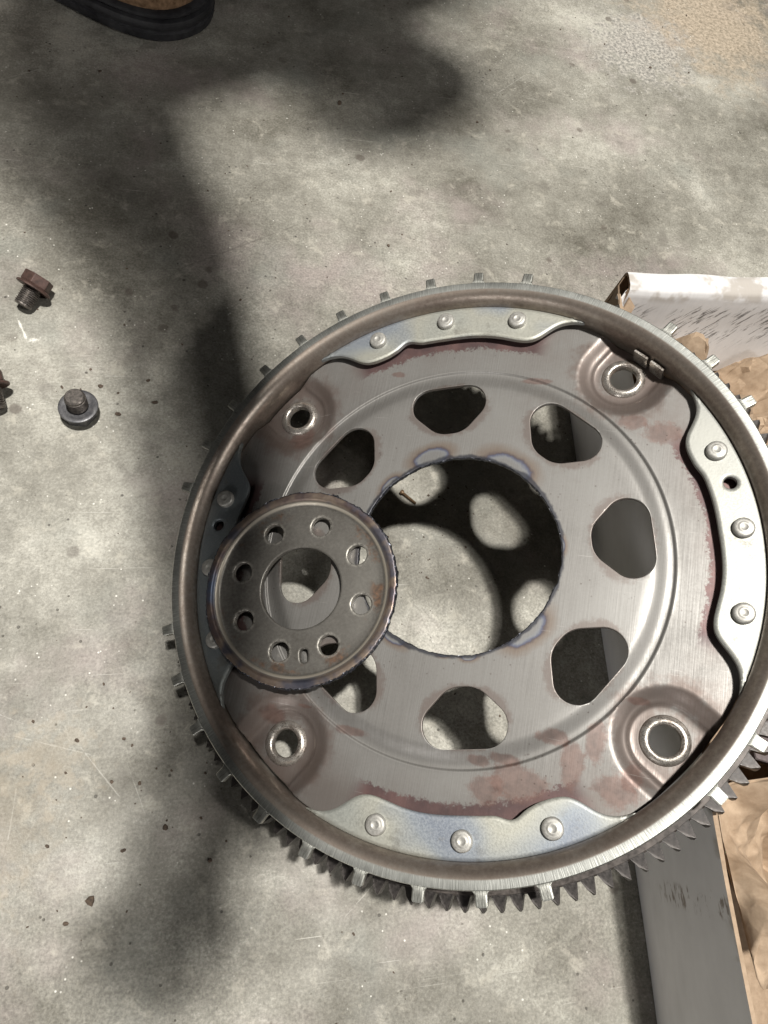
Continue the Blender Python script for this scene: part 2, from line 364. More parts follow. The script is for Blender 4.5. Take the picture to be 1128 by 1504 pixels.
def lathe(prof, seg=360, closed=True, jit=None):
    prof = np.array(prof, float); n = len(prof); v = []; f = []
    for i in range(seg):
        a = 2*math.pi*i/seg; c, s_ = math.cos(a), math.sin(a)
        for j, (r, z) in enumerate(prof):
            dr, dz = jit(i, j) if jit else (0, 0)
            v.append(((r+dr)*c, (r+dr)*s_, z+dz))
    m = n if closed else n-1
    for i in range(seg):
        k = (i+1) % seg
        for j in range(m):
            l = (j+1) % n; f.append((i*n+j, k*n+j, k*n+l, i*n+l))
    return v, f
def caplathe(prof, seg=48):
    """open profile from axis to axis: first and last point on the axis are capped"""
    v, f = lathe(prof, seg, False); n = len(prof)
    f.append([i*n for i in range(seg)][::-1]); f.append([i*n+n-1 for i in range(seg)])
    return v, f
def box(x0, x1, y0, y1, z0, z1):
    v = [(x, y, z) for z in (z0, z1) for y in (y0, y1) for x in (x0, x1)]
    return v, [(0, 2, 3, 1), (4, 5, 7, 6), (0, 1, 5, 4), (2, 6, 7, 3), (0, 4, 6, 2), (1, 3, 7, 5)]
def chaikin(p, it=3):
    p = np.array(p, float)
    for _ in range(it):
        q = np.roll(p, -1, 0); p = np.stack([.75*p+.25*q, .25*p+.75*q], 1).reshape(-1, 2)
    return p
def area2(p): return np.sum(p[:, 0]*np.roll(p[:, 1], -1) - np.roll(p[:, 0], -1)*p[:, 1])
def inset(p, d):
    """move a loop by d toward its left side (inside of a counter-clockwise loop)"""
    t = np.roll(p, -1, 0) - np.roll(p, 1, 0); t /= np.linalg.norm(t, axis=1)[:, None] + 1e-9
    return p + d*np.c_[-t[:, 1], t[:, 0]]
def circle(cx, cy, r, n=40, jit=0):
    a = np.arange(n)*2*math.pi/n; rr = r + (rng.normal(0, jit, n) if jit else 0)
    return np.c_[cx+rr*np.cos(a), cy+rr*np.sin(a)]
def inside(poly, pts):
    x, y = pts[:, 0], pts[:, 1]; r = np.zeros(len(pts), bool); n = len(poly)
    for i in range(n):
        x1, y1 = poly[i]; x2, y2 = poly[(i+1) % n]
        if y1 == y2: continue
        c = ((y1 > y) != (y2 > y)) & (x < (x2-x1)*(y-y1)/(y2-y1)+x1); r ^= c
    return r
def sheet(name, outer, holes, pts, zf, thick, mat, parent, bev=.5, angle=50):
    """a sheet with holes: top follows zf(x, y), rolled edges, walls and underside"""
    loops = []
    if area2(outer) < 0: outer = outer[::-1]
    loops.append(outer)
    for h in holes: loops.append(h[::-1] if area2(h) > 0 else h)       # holes clockwise: inside of the sheet is on the left
    co = []; edges = []; nb = 0
    for l in loops:
        b = len(co); co += [tuple(p) for p in l]; edges += [(b+i, b+(i+1) % len(l)) for i in range(len(l))]
    nb = len(co)
    for l in loops: co += [tuple(p) for p in inset(l, bev)] + [tuple(p) for p in inset(l, bev*3)]
    if len(pts):
        pts = np.array(pts); k = inside(inset(loops[0], bev*4), pts)
        for h in loops[1:]: k &= ~inside(inset(h, bev*4), pts)
        co += [tuple(p) for p in pts[k]]
    r = delaunay_2d_cdt([Vector(c) for c in co], edges, [], 0, 1e-6)
    v2 = np.array([tuple(v) for v in r[0]]); orig = r[3]; F = np.array([list(t) for t in r[2]])
    cen = v2[F].mean(1); k = inside(loops[0], cen)
    for h in loops[1:]: k &= ~inside(h, cen)
    F = F[k]
    d1 = v2[F[:, 1]]-v2[F[:, 0]]; d2 = v2[F[:, 2]]-v2[F[:, 0]]
    fl = d1[:, 0]*d2[:, 1]-d1[:, 1]*d2[:, 0] < 0; F[fl] = F[fl][:, ::-1]
    z = np.array([zf(x, y) for x, y in v2])
    new = {o: i for i, os_ in enumerate(orig) for o in os_}
    isb = np.zeros(len(v2), bool); isb[[new[i] for i in range(nb)]] = True
    zt = z - np.where(isb, bev*.8, 0)
    n = len(v2)
    V = [(*p, q) for p, q in zip(v2, zt)] + [(*p, q-thick) for p, q in zip(v2, z)]
    faces = [tuple(f) for f in F] + [tuple(f[::-1]+n) for f in F]
    for a, b in edges: a, b = new[a], new[b]; faces.append((a, a+n, b+n, b))
    return add(name, V, faces, mat, parent, True, angle)
def ss(a, b, x):
    t = min(1, max(0, (x-a)/(b-a))); return t*t*(3-2*t)

# ------------------------------------------------------------------ setting: concrete floor
fl = add('floor', [(-2500, -2500, 0), (2500, -2500, 0), (2500, 2500, 0), (-2500, 2500, 0)], [(0, 1, 2, 3)], M['concrete'], None, False)
tag(fl, 'worn grey concrete floor with scratches and stains', 'floor', kind='structure')

# ------------------------------------------------------------------ the big toothed drive plate
PM = Matrix(((0.86059568, 0.25145358, -0.44288392), (-0.28469382, 0.95857662, -0.00896114), (0.42228486, 0.13379823, 0.89653418))).to_4x4()
PM.translation = Vector((0, 0, 98.77))*S
fp = empty('flexplate', PM)
tag(fp, 'large round steel drive plate with toothed ring gear leaning on the cardboard box', 'flexplate')

BR = [11.6, 101.7, 191.6, 281.2]                 # bracket directions
BOLT = [56.4, 146.5, 236.8, 325.8]               # bolt pad directions
def zplate(x, y):
    r = math.hypot(x, y)
    if r < 104: return 0.0
    if r < 113.5: z = -3.4*ss(104, 114.5, r)
    elif r < 115.8: z = -3.4
    elif r < 116.6: z = -3.4+1.1*(r-115.8)/.8
    else: z = -2.3-.1*ss(116.6, 118.2, r)
    if r > 112:
        for A in BOLT:
            A = math.radians(A); u = x*math.cos(A)+y*math.sin(A)-143; w = -x*math.sin(A)+y*math.cos(A)
            d = math.hypot(u, w) if u < 0 else abs(w)
            if u > -40 and d < 28:
                dep = -8.0 + .5*ss(15.5, 17.5, d) + (5.1)*(.25*min(1, max(0, (d-17)/1.6)) + .75*ss(18, 27, d)) if d > 15.5 else -8.0
                z = min(z, dep) if d < 26 else z
    return z
def round_hull(cs, n=72):
    out = []
    for k in range(n):
        a = 2*math.pi*k/n; out.append(max(((c[0]+c[2]*math.cos(a), c[1]+c[2]*math.sin(a)) for c in cs), key=lambda p: p[0]*math.cos(a)+p[1]*math.sin(a)))
    return np.array(out)
def resample(p, n):
    q = np.r_[p, p[:1]]; L = np.r_[0, np.cumsum(np.hypot(*np.diff(q, axis=0).T))]
    t = np.arange(n)/n*L[-1]; return np.c_[np.interp(t, L, q[:, 0]), np.interp(t, L, q[:, 1])]
win = resample(round_hull([(2.9, 10.6, 11.9), (2.9, -10.6, 11.9), (-2.2, 1.5, 14.8), (-2.2, -1.5, 14.8)], 240), 84)
holes = []
nh = 220; ang = np.arange(nh)*2*math.pi/nh
hubj = .35*np.sin(ang*5+1)+.16*np.sin(ang*17+.4)*np.sin(ang*2)+rng.normal(0, .13, nh)+.8*np.maximum(0, np.sin(ang*3+2.2))**6*np.sin(ang*29)*.5
holes.append(np.c_[(58+hubj)*np.cos(ang), (58+hubj)*np.sin(ang)])
for k in range(8):
    A = math.radians(12.3+45*k); u = win[:, 0]+91.2; w = win[:, 1]
    holes.append(np.c_[u*math.cos(A)-w*math.sin(A), u*math.sin(A)+w*math.cos(A)])
for A in BOLT:
    A = math.radians(A); holes.append(circle(143*math.cos(A), 143*math.sin(A), 9.5, 36))
pts = []
for r in (60, 63, 68, 72, 109.9-35): pts += circle(0, 0, r, 150).tolist()
for r in list(np.arange(76, 104, 4)) + [104, 105.5, 107, 108.5, 110, 111.5, 113, 114.4, 115.2, 115.8, 116.2, 116.6, 117.4, 118.2, 119.5] :
    pts += circle(0, 0, r, 300).tolist()
for r in np.arange(123, 157, 4):
    c = circle(0, 0, r, 220)
    for A in BOLT:
        A = math.radians(A); u = c @ [math.cos(A), math.sin(A)]-143; w = c @ [-math.sin(A), math.cos(A)]
        c = c[~((np.where(u < 0, np.hypot(u, w), np.abs(w)) < 29) & (u > -30))]
    pts += c.tolist()
for A in BOLT:
    A = math.radians(A); L = []
    for d in (11.5, 13.5, 15.5, 16.4, 17, 17.8, 18.6, 19.6, 20.8, 22, 23.4, 24.8, 26, 27.5):
        L += [(-d*math.sin(t), d*math.cos(t)) for t in np.linspace(0, math.pi, max(14, int(d*2.4)))]
        for u in np.arange(1.5, 13.6, 1.5): L += [(u, d), (u, -d)]
    L = np.array(L); u = L[:, 0]+143; w = L[:, 1]
    q = np.c_[u*math.cos(A)-w*math.sin(A), u*math.sin(A)+w*math.cos(A)]
    q = q[np.hypot(*q.T) > 119.6]; pts += q.tolist()
pts = np.array(pts)+rng.normal(0, .01, (len(pts), 2))
sheet('drive_plate', circle(0, 0, 158.6, 360), holes, pts, zplate, 2.6, M['plate'], fp, .17, 60)

def slag(name, rad, zc, hgt, jitr, parent, seed):
    g = np.random.default_rng(seed); seg = 300; ns = 6; v = []; f = []
    th = np.arange(seg)/seg*2*math.pi
    lump = .55+.45*np.abs(np.sin(th*9+seed))*np.abs(np.sin(th*23+1.3*seed))+.5*np.maximum(0, np.sin(th*3+seed)*np.sin(th*14))
    for i in range(seg):
        R_ = rad[i] if hasattr(rad, '__len__') else rad
        for j in range(ns):
            p = 2*math.pi*j/ns; s_ = lump[i]*g.uniform(.6, 1.35)
            r = R_+jitr*s_*math.cos(p); z = zc+hgt*(.75+.25*s_)*math.sin(p)*g.uniform(.75, 1.15)
            v.append((r*math.cos(th[i]), r*math.sin(th[i]), z))
    for i in range(seg):
        k = (i+1) % seg
        for j in range(ns): l = (j+1) % ns; f.append((i*ns+j, i*ns+l, k*ns+l, k*ns+j))
    return add(name, v, f, M['slag'], parent, False)
hj = np.interp(np.arange(300)/300*nh, np.arange(nh+1), np.r_[hubj, hubj[0]])
tag(slag('cut_edge', 58.0+hj, -1.5, 1.55, .55, fp, 3), 'ragged torch-cut inner edge with shiny slag')

rimp = [(164.6, 13.15), (165.5, 13.35), (169.5, 13.35), (170, 12.9), (170, 10.2), (169.4, 9.8), (166.6, 9.4), (165.4, 8), (164.8, -9.9), (160, -9.9), (159.4, -5),
        (158.5, 1), (158.4, 4.5), (158.8, 7), (159.7, 9.2), (161.0, 11), (162.7, 12.4)]
v, f = lathe(rimp, 480); add('rim', v, [q[::-1] for q in f], M['rim'], fp, True, 28)
gp = [(161, -10), (174.6, -10), (175.4, -10.8), (175.4, -19.4), (174.6, -20), (161, -20)]
v, f = lathe(gp, 360); ring = add('ring_gear', v, [q[::-1] for q in f], M['gear'], fp, True, 30)
# one tooth, then 125 around the ring
NT_ = 125
tv = [(174.4, -3.9, -10.15), (174.4, 3.7, -10.15), (182.7, 1.0, -10.4), (183.0, -.3, -12.8), (179.4, -2.2, -10.2),
      (174.4, -3.9, -19.8), (174.4, 3.7, -19.8), (182.9, 1.0, -19.6), (182.9, -1.1, -19.6)]
tf = [(0, 4, 2, 1), (4, 3, 2), (2, 3, 8, 7), (1, 2, 7, 6), (0, 5, 8, 3), (0, 3, 4), (5, 6, 7, 8), (0, 1, 6, 5)]
t0 = None
for k in range(NT_):
    m = rz(math.radians(1.0)+2*math.pi*k/NT_)
    if t0 is None: t0 = add('tooth', tv, tf, M['tooth'], ring, False); t0.matrix_local = m
    else: inst(t0, 'tooth', m, ring)
# sensor tabs: every ten degrees with three gaps of two
tb = chaikin([(169.9, -4.0), (171.0, -3.1), (171.8, -2.95), (176.2, -2.85), (177.0, -2.3), (177.0, 2.3), (176.2, 2.85), (171.8, 2.95), (171.0, 3.1), (169.9, 4.0)], 0)
first = None
for k in range(36):
    A = 4.3+10*k
    if any(abs((A-g+180) % 360-180) < 8 for g in (69.3, 189.3, 309.3)): continue
    m = rz(math.radians(A))
    if first is None: first = sheet('tab', tb, [], [], lambda x, y: 13.3, 3.3, M['tab'], fp, .3, 40); first.matrix_local = m
    else: inst(first, 'tab', m, fp)

# riveted brackets with their rivets
bph = [-31.5, -29.5, -27.6, -26.2, -25.1, -24.1, -22.8, -21.2, -19, -16, -13, -10, -7, -3, 0, 3, 7, 8.5, 10, 11.5, 13, 16, 19, 21.2, 22.8, 24.1, 25.1, 26.2, 27.6, 29.5, 31.5]
bra = [158.2, 156.6, 154.2, 151, 147.3, 143.2, 139.4, 137.2, 136.4, 136.8, 137.6, 138, 138, 137.7, 137.5, 137.7, 138.2, 140.2, 141.6, 140.4, 138, 136.2, 136.2, 137.2, 139.4, 143.2, 147.3, 151, 154.2, 156.6, 158.2]
rv = [(0, 3.0), (1.3, 3.05), (1.8, 3.3), (2.3, 3.35), (2.8, 3.15), (3.4, 3.1), (4.5, 3.05), (5.0, 2.7), (5.3, 2.0), (5.4, -.4)]
rbase = None
for bi, B in enumerate(BR):
    ph = np.linspace(-31.5, 31.5, 140)
    scal = bi in (1, 3)
    rr = np.array(bra)
    if not scal: rr[16:21] = 138
    ri = np.interp(ph, bph, rr); ri = np.convolve(np.r_[[ri[0]]*2, ri, [ri[-1]]*2], np.ones(5)/5, 'valid'); ri[0] = ri[-1] = 158.2
    a = np.radians(ph+B); inner = np.c_[ri*np.cos(a), ri*np.sin(a)]
    ao = np.radians(np.linspace(31.2, -31.2, 60)+B); outer = np.c_[158.25*np.cos(ao), 158.25*np.sin(ao)]
    poly = np.r_[inner, outer]
    hs = []
    if bi == 0: h_ = math.radians(B+9.9); hs = [circle(149*math.cos(h_), 149*math.sin(h_), 3.4, 24)]
    if bi == 2: h_ = math.radians(B-10.6); hs = [circle(149*math.cos(h_), 149*math.sin(h_), 3.4, 24)]
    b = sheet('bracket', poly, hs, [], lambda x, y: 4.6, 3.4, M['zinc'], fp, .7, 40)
    if bi == 0: tag(b, 'pale zinc bracket with one open hole beside its rivets')
    for da in (-17.1, 0, 17.1):
        A = math.radians(B+da); m = Matrix.Translation(Vector((149*math.cos(A), 149*math.sin(A), 4.6))*S) @ rz(random.random()*6)
        if rbase is None:
            vv, ff = caplathe(rv, 40); rbase = add('rivet', vv, [q[::-1] for q in ff], M['rivet'], fp, True, 50); rbase.matrix_local = m
        else: inst(rbase, 'rivet', m, fp)
# rolled collars in the four bolt pads
cp = [(7.6, -11), (7.6, -6.9), (8.1, -6.3), (9.0, -6.0), (10.4, -6.2), (11.6, -7.0), (12.4, -7.95), (12.4, -11)]
c0 = None
for A in BOLT:
    A = math.radians(A); m = Matrix.Translation(Vector((143*math.cos(A), 143*math.sin(A), 0))*S)
    if c0 is None: vv, ff = lathe(cp, 56); c0 = add('bolt_collar', vv, [q[::-1] for q in ff][::-1], M['collar'], fp, True, 60); c0.matrix_local = m
    else: inst(c0, 'bolt_collar', m, fp)
# bars added in place of two light streaks at the upper right bolt pad
for da in (-4.6, -.4):
    A = math.radians(BOLT[0]+da); vv, ff = box(155.9, 157.7, -4.6, 4.6, -8, 2.6)
    o = add('streak_bar', vv, ff, M['collar'], fp, False); o.matrix_local = rz(A)

# ------------------------------------------------------------------ the cut-out hub disc lying on it
RR = Matrix(((0.92532801, -0.37680553, 0.04225714), (0.37734184, 0.92605932, -0.00522275), (-0.03716466, 0.02077814, 0.99909312))).to_4x4()
RR.translation = Vector((-85.286, -34.038, 6.0))*S
hd = empty('hub_disc', PM @ RR)
tag(hd, 'small round cut-out steel hub disc with eight bolt holes lying on the drive plate', 'disc')
def zdisc(x, y):
    r = math.hypot(x, y)
    if r < 46.5: return 0.0
    if r < 50.2: return .25*ss(46.5, 50.2, r)
    if r < 52.4: return .25+1.5*math.sin((r-50.2)/2.2*math.pi/2)
    return 1.75+1.2*ss(52.4, 54.5, r)
nd = 300; th = np.arange(nd)*2*math.pi/nd
dj = .3*np.sin(th*6)+.18*np.sin(th*23+2)*np.sin(th*3)+rng.normal(0, .14, nd)
hs = [circle(0, 0, 24.2, 96)]
for k in range(8):
    a = 1.082-k*math.pi/4; hs.append(circle(38*math.cos(a), 38*math.sin(a), 5.75, 36))
sa = math.atan2(-39.08, -3.91); cs = np.array([-3.91, -39.08]); er = np.array([math.cos(sa), math.sin(sa)]); et = np.array([-er[1], er[0]])
slot = chaikin([(3.9, -1.2), (3.9, 1.2), (2.6, 2.5), (-2.6, 2.5), (-3.9, 1.2), (-3.9, -1.2), (-2.6, -2.5), (2.6, -2.5)], 2)
hs.append(cs+slot[:, :1]*er+slot[:, 1:]*et)
pts = []
for r in (26, 30, 44.5, 46.5, 47.6, 48.8, 50.2, 50.6, 51.0, 51.4, 51.9, 52.4, 52.9, 53.4, 54, 54.6, 55.6): pts += circle(0, 0, r, 200).tolist()
pts = np.array(pts)+rng.normal(0, .008, (len(pts), 2))
sheet('face', np.c_[(57.3+dj)*np.cos(th), (57.3+dj)*np.sin(th)], hs, pts, zdisc, 3.6, M['disc'], hd, .4, 60)
slag('cut_edge', 57.3+dj, 1.1, 2.0, .9, hd, 5)

# ------------------------------------------------------------------ loose bolts
def hexhead(name, af, h0, h1, mat, parent):
    R_ = af/math.sqrt(3); v = []; 
    for z, s_ in ((h0, 1), (h1-1.2, 1), (h1, .86)):
        for k in range(6): a = k*math.pi/3; v.append((R_*s_*math.cos(a), R_*s_*math.sin(a), z))
    f = [tuple(range(6))[::-1], tuple(range(12, 18))]
    for b in (0, 6): f += [(b+k, b+(k+1) % 6, b+6+(k+1) % 6, b+6+k) for k in range(6)]
    o = add(name, v, f, mat, parent, False)
    md = o.modifiers.new('bevel', 'BEVEL'); md.width = .0005; md.segments = 2
    return o
def bolt(label, mat4, hm, tm, length, group='flange bolts lying on the concrete'):
    """axis +z: head at z<0, flange at 0, thread upward"""
    b = empty('flange_bolt', mat4); tag(b, label, 'bolt', group)
    hexhead('head', 19.5, -8.5, .2, hm, b)
    vv, ff = caplathe([(0, -1.2), (9, -1.2), (12.4, .2), (13, .9), (12.9, 1.8), (12.2, 2.2), (9.6, 1.75), (8.6, 1.5), (0, 1.5)], 56)
    add('flange', vv, [q[::-1] for q in ff][::-1], hm, b, True, 40)
    pr = [(0, .5), (6.0, .5), (6.0, 3.0)]; z = 3.0
    while z < length-2: pr += [(6.1, z), (7.0, z+.62), (7.0, z+.8), (6.1, z+1.4)]; z += 1.5
    pr += [(6.5, z), (6.5, length-.8), (5.6, length), (0, length+.05)]
    vv, ff = caplathe(pr, 36); add('thread', vv, [q[::-1] for q in ff][::-1], tm, b, True, 30)
    return b
def pose(axis, loc, spin=0):
    q = Vector(axis).normalized().to_track_quat('Z', 'Y').to_matrix().to_4x4() @ rz(spin); q.translation = Vector(loc)*S; return q
bolt('dark steel flange bolt standing on its head with its thread up', pose((-.04, .03, 1), (-223.5, 137.5, 8.6)), M['bolt'], M['thread'], 14)
bolt('rusty red-brown flange bolt lying tipped over, the topmost bolt on the floor', pose((-.46, -.74, -.34), (-259, 233, 11.2), .35) @ Matrix.Scale(.94, 4), M['rust'], M['thread'], 17)
bolt('rusty flange bolt cut off by the left photo edge', pose((.25, -.86, -.36), (-280, 151, 11.7), .5), M['rust'], M['thread'], 17)

sc = empty('small_screw', pose((.74, -.66, -.06), (-1.5, 79, 1.9)) @ Matrix.Scale(.85, 4)); tag(sc, 'tiny brown screw on the lit floor seen through the big centre hole', 'screw')
vv, ff = caplathe([(0, -2), (1.7, -2), (2.2, -1.2), (2.2, .6), (0, .6)], 20); add('head', vv, [q[::-1] for q in ff], M['brass'], sc, True, 40)
pr = [(0, .4)]; z = .4
while z < 13.5: pr += [(1.05, z), (1.3, z+.5), (1.05, z+1.0)]; z += 1
pr += [(.5, 15), (0, 15.2)]
vv, ff = caplathe(pr, 16); add('shank', vv, [q[::-1] for q in ff], M['brass'], sc, True, 40)

# ------------------------------------------------------------------ cardboard box
def xb(y): return 136+.0528*y      # foot of the left wall
def xt(y): return 113+.052*y       # its top edge, pushed outward
bx = empty('cardboard_box', loc=(.28, -.08, 0)); tag(bx, 'open white cardboard box with brown inside under the right of the drive plate', 'box')
bx.location = (0, 0, 0)
def wall(name, P, mat, nu=24, nv=8, thick=4, wob=.8, seed=1, edge=None, flip=False):
    """P(u,v) -> point; a bent board with thickness along its normal"""
    g = np.random.default_rng(seed); A = np.array([[P(i/nu, j/nv) for j in range(nv+1)] for i in range(nu+1)], float)
    ph = g.uniform(0, 6, 4)
    du = np.gradient(A, axis=0); dv = np.gradient(A, axis=1); n = np.cross(du, dv); n /= np.linalg.norm(n, axis=2)[..., None]
    uu, ww = np.meshgrid(np.linspace(0, 1, nu+1), np.linspace(0, 1, nv+1), indexing='ij')
    A = A+n*(wob*(np.sin(uu*9+ph[0])*np.sin(ww*3+ph[1])+.5*np.sin(uu*23+ph[2]+ww*5)))[..., None]
    B = A-n*thick; v = list(A.reshape(-1, 3))+list(B.reshape(-1, 3)); N = (nu+1)*(nv+1); f = []
    I = lambda i, j: i*(nv+1)+j
    for i in range(nu):
        for j in range(nv):
            q = (I(i, j), I(i+1, j), I(i+1, j+1), I(i, j+1)); f.append(q); f.append(tuple(N+k for k in q[::-1]))
    rim_ = [I(i, 0) for i in range(nu)]+[I(nu, j) for j in range(nv)]+[I(i, nv) for i in range(nu, 0, -1)]+[I(0, j) for j in range(nv, 0, -1)]
    for a, b in zip(rim_, rim_[1:]+rim_[:1]): f.append((b, a, a+N, b+N))
    o = add(name, v, f, mat, bx, True, 30)
    if edge:                                             # raw brown cut edge and liner
        o.data.materials.append(edge)
        for p in o.data.polygons:
            lo, hi = min(p.vertices), max(p.vertices)
            if (lo < N <= hi) or (hi < N if flip else lo >= N): p.material_index = 1
    return o
Y0, Y1 = -380, 166
wall('left_panel', lambda u, w: (xb(Y1+(Y0-Y1)*u)*(1-w)+xt(Y1+(Y0-Y1)*u)*w - 3*math.sin(w*math.pi)*math.sin(u*math.pi), Y1+(Y0-Y1)*u, .5+126*w), M['card'], 60, 8, 2.0, .5, 1, M['kraft'])
wall('inner_flap', lambda u, w: (xb(Y1-8+(Y0+8-Y1)*u)*(1-w)+xt(Y1-8+(Y0+8-Y1)*u)*w+2.5+.35*math.sin(u*13)+.3*math.sin(u*47), Y1-8+(Y0+8-Y1)*u, 40+84.5*w-2*math.sin(u*7)**2), M['kraft'], 60, 6, .9, .3, 2, M['kraft'])
wall('inner_flap', lambda u, w: (xb(Y1-20+(Y0+20-Y1)*u)*(1-w)+xt(Y1-20+(Y0+20-Y1)*u)*w+4.2+.6*math.sin(u*11+1)+.3*math.sin(u*39), Y1-20+(Y0+20-Y1)*u, 40+82*w-3*math.sin(u*5+1)**2), M['kraft'], 60, 6, .9, .3, 3, M['kraft'])
# far wall folded over on itself: outside, rounded top, inside face
yf = lambda x: 183+.06*(x-140)
prof = [(0, .5), (0, 60), (0, 120), (-.3, 124.5), (-1.4, 126.6), (-4, 127.3), (-10.8, 127.1), (-13.4, 126.2), (-14.9, 123.8), (-16.6, 117.5), (-20.5, 100), (-25.5, 82), (-31, 62)]
def far(u, w):
    x = 128+340*u; k = w*(len(prof)-1); i = min(int(k), len(prof)-2); a = k-i
    dy = prof[i][0]*(1-a)+prof[i+1][0]*a; z = prof[i][1]*(1-a)+prof[i+1][1]*a
    return (x + (6*(1-w) if u < .01 else 0), yf(x)+dy+1.2*math.sin(x*.021)+.5*math.sin(x*.11), z-1.1*math.sin(x*.03)*w)
wall('far_panel', far, M['card'], 60, 48, 2.0, .35, 4, M['kraft'], True)
# torn corner of the box
g = np.random.default_rng(11)
def scrap(name, pts, mat, thick=1.2):
    P = np.array(pts, float); n = np.cross(P[1]-P[0], P[2]-P[0]); n /= np.linalg.norm(n); k = len(P)
    v = list(P)+list(P-n*thick); f = [tuple(range(k)), tuple(range(2*k-1, k-1, -1))]+[((i+1) % k, i, i+k, (i+1) % k+k) for i in range(k)]
    return add(name, v, f, mat, bx, False)
scrap('torn_corner', [(121, 158, 126), (123, 172, 127), (130, 181, 125), (133, 183, 108), (125, 171, 104)], M['kraft'])
scrap('torn_corner', [(126, 166, 121), (131, 172, 124), (134, 170, 117), (131, 163, 113)], M['card'])
scrap('torn_corner', [(128, 160, 118), (132, 166, 123), (137, 163, 119), (133, 156, 112)], M['kraft'])
scrap('torn_corner', [(131, 171, 126.5), (133, 166, 123), (134.5, 160, 112), (132, 160, 104), (129.5, 168, 112)], M['kraft'])
wall('bottom_panel', lambda u, w: (137+330*u+.05*(Y0+(Y1+14-Y0)*w), Y0+(Y1+14-Y0)*w, 5), M['kraft'], 12, 12, 3, .6, 5, M['kraft'])
wall('right_panel', lambda u, w: (466, Y0+(Y1+34-Y0)*u, .5+125*w), M['card'], 12, 4, 3, .5, 6, M['kraft'])
wall('near_panel', lambda u, w: (118+348*u, Y0-4, .5+125*w), M['card'], 12, 4, 3, .5, 7, M['kraft'])

# crumpled packing paper: facets from many folded planes
def paper(name, label, x0, x1, y0, y1, base, seed, amp=14, npts=90, jit=.7, soft=True):
    g = np.random.default_rng(seed); L_ = max(x1-x0, y1-y0)
    P = np.c_[g.uniform(x0, x1, npts), g.uniform(y0, y1, npts)]
    ed = np.r_[np.c_[np.linspace(x0, x1, 40), np.full(40, y0)], np.c_[np.linspace(x0, x1, 40), np.full(40, y1)], np.c_[np.full(30, x0), np.linspace(y0, y1, 32)[1:-1]], np.c_[np.full(30, x1), np.linspace(y0, y1, 32)[1:-1]]]
    P = np.r_[P, ed+g.normal(0, 1.2, ed.shape)]
    # put extra points on the fold lines so that ridges stay sharp
    folds = []
    for k in range(8):
        a = g.uniform(0, math.pi); wl = L_*g.uniform(.13, .5); folds.append((a, g.uniform(0, 1), wl, amp*wl/L_*g.uniform(.7, 1.6)))
    for a, p, wl, am in folds:
        for m_ in np.arange(-40, 41):
            d = (m_*.5-p)*wl
            for s_ in np.arange(-400, 400, 5.0):
                q = (d*math.cos(a)-s_*math.sin(a), d*math.sin(a)+s_*math.cos(a))
                if x0+2 < q[0] < x1-2 and y0+2 < q[1] < y1-2: P = np.r_[P, [q]]
    X, Y = P.T; Z = base(X, Y)+g.normal(0, jit, len(P))
    for a, p, wl, am in folds:
        s_ = (X*math.cos(a)+Y*math.sin(a))/wl+p; Z = Z+(np.abs((s_ % 1)-.5)*2-.5)*am
    r = delaunay_2d_cdt([Vector(q) for q in P], [], [], 0, 1e-4)
    z = [Z[o[0]] for o in r[3]]
    v = [(c[0], c[1], q) for c, q in zip(r[0], z)]
    o = add(name, v, [tuple(q) for q in r[2]], M['paper'], None, True, 0 if soft else 16)
    if soft:
        sb = o.modifiers.new('soft_folds', 'SUBSURF'); sb.levels = 1; sb.render_levels = 1
    sm = o.modifiers.new('thickness', 'SOLIDIFY'); sm.thickness = .0004
    return tag(o, label, 'paper', 'crumpled brown packing paper in the box')
paper('packing_paper', 'crumpled brown packing paper in the box behind the right side of the gear', 150, 340, 10, 160,
      lambda X, Y: 80+14*np.exp(-((X-245)/60)**2-((Y-120)/40)**2)-.10*np.maximum(0, 60-Y)-30*np.exp(-((Y-160)/12.)**2), 21, 50, 90, 1.0, False)
paper('packing_paper', 'crumpled brown paper hanging over the box edge below the gear teeth', 112, 330, -222, -134,
      lambda X, Y: 116-.55*np.maximum(0, X-118)+.10*(Y+160), 37, 62, 90, .8)

gm = empty('metal_plate', loc=(0, 0, 0)); tag(gm, 'violet-grey flat metal plate in the box at the right photo edge', 'plate')
pp = chaikin([(159, -133), (300, -136), (300, -60), (168, -60), (160, -90)], 1)
sheet('plate', pp, [circle(200, -98, 8, 24)], [], lambda x, y: 97, 6, M['purple'], gm, .8, 40)

# ------------------------------------------------------------------ person bending over the work, one boot in view
def skin_mesh(name, joints, edges, mat, root, sub=2):
    me = bpy.data.meshes.new(name); keys = list(joints)
    me.from_pydata([tuple(c*S for c in joints[k][0]) for k in keys], [(keys.index(a), keys.index(b)) for a, b in edges], [])
    o = bpy.data.objects.new(name, me); COL.objects.link(o)
    sk = o.modifiers.new('skin', 'SKIN'); sk.use_smooth_shade = True
    lay = me.skin_vertices[0].data if me.skin_vertices else None
    if lay is None:
        bpy.context.view_layer.objects.active = o
        bpy.ops.mesh.customdata_skin_add(); lay = me.skin_vertices[0].data
    for i, k in enumerate(keys):
        r = joints[k][1]; r = r if isinstance(r, tuple) else (r, r)
        lay[i].radius = (r[0]*S, r[1]*S); lay[i].use_root = (k == root)
    sb = o.modifiers.new('sub', 'SUBSURF'); sb.levels = sub; sb.render_levels = sub
    me.materials.append(mat)
    return o
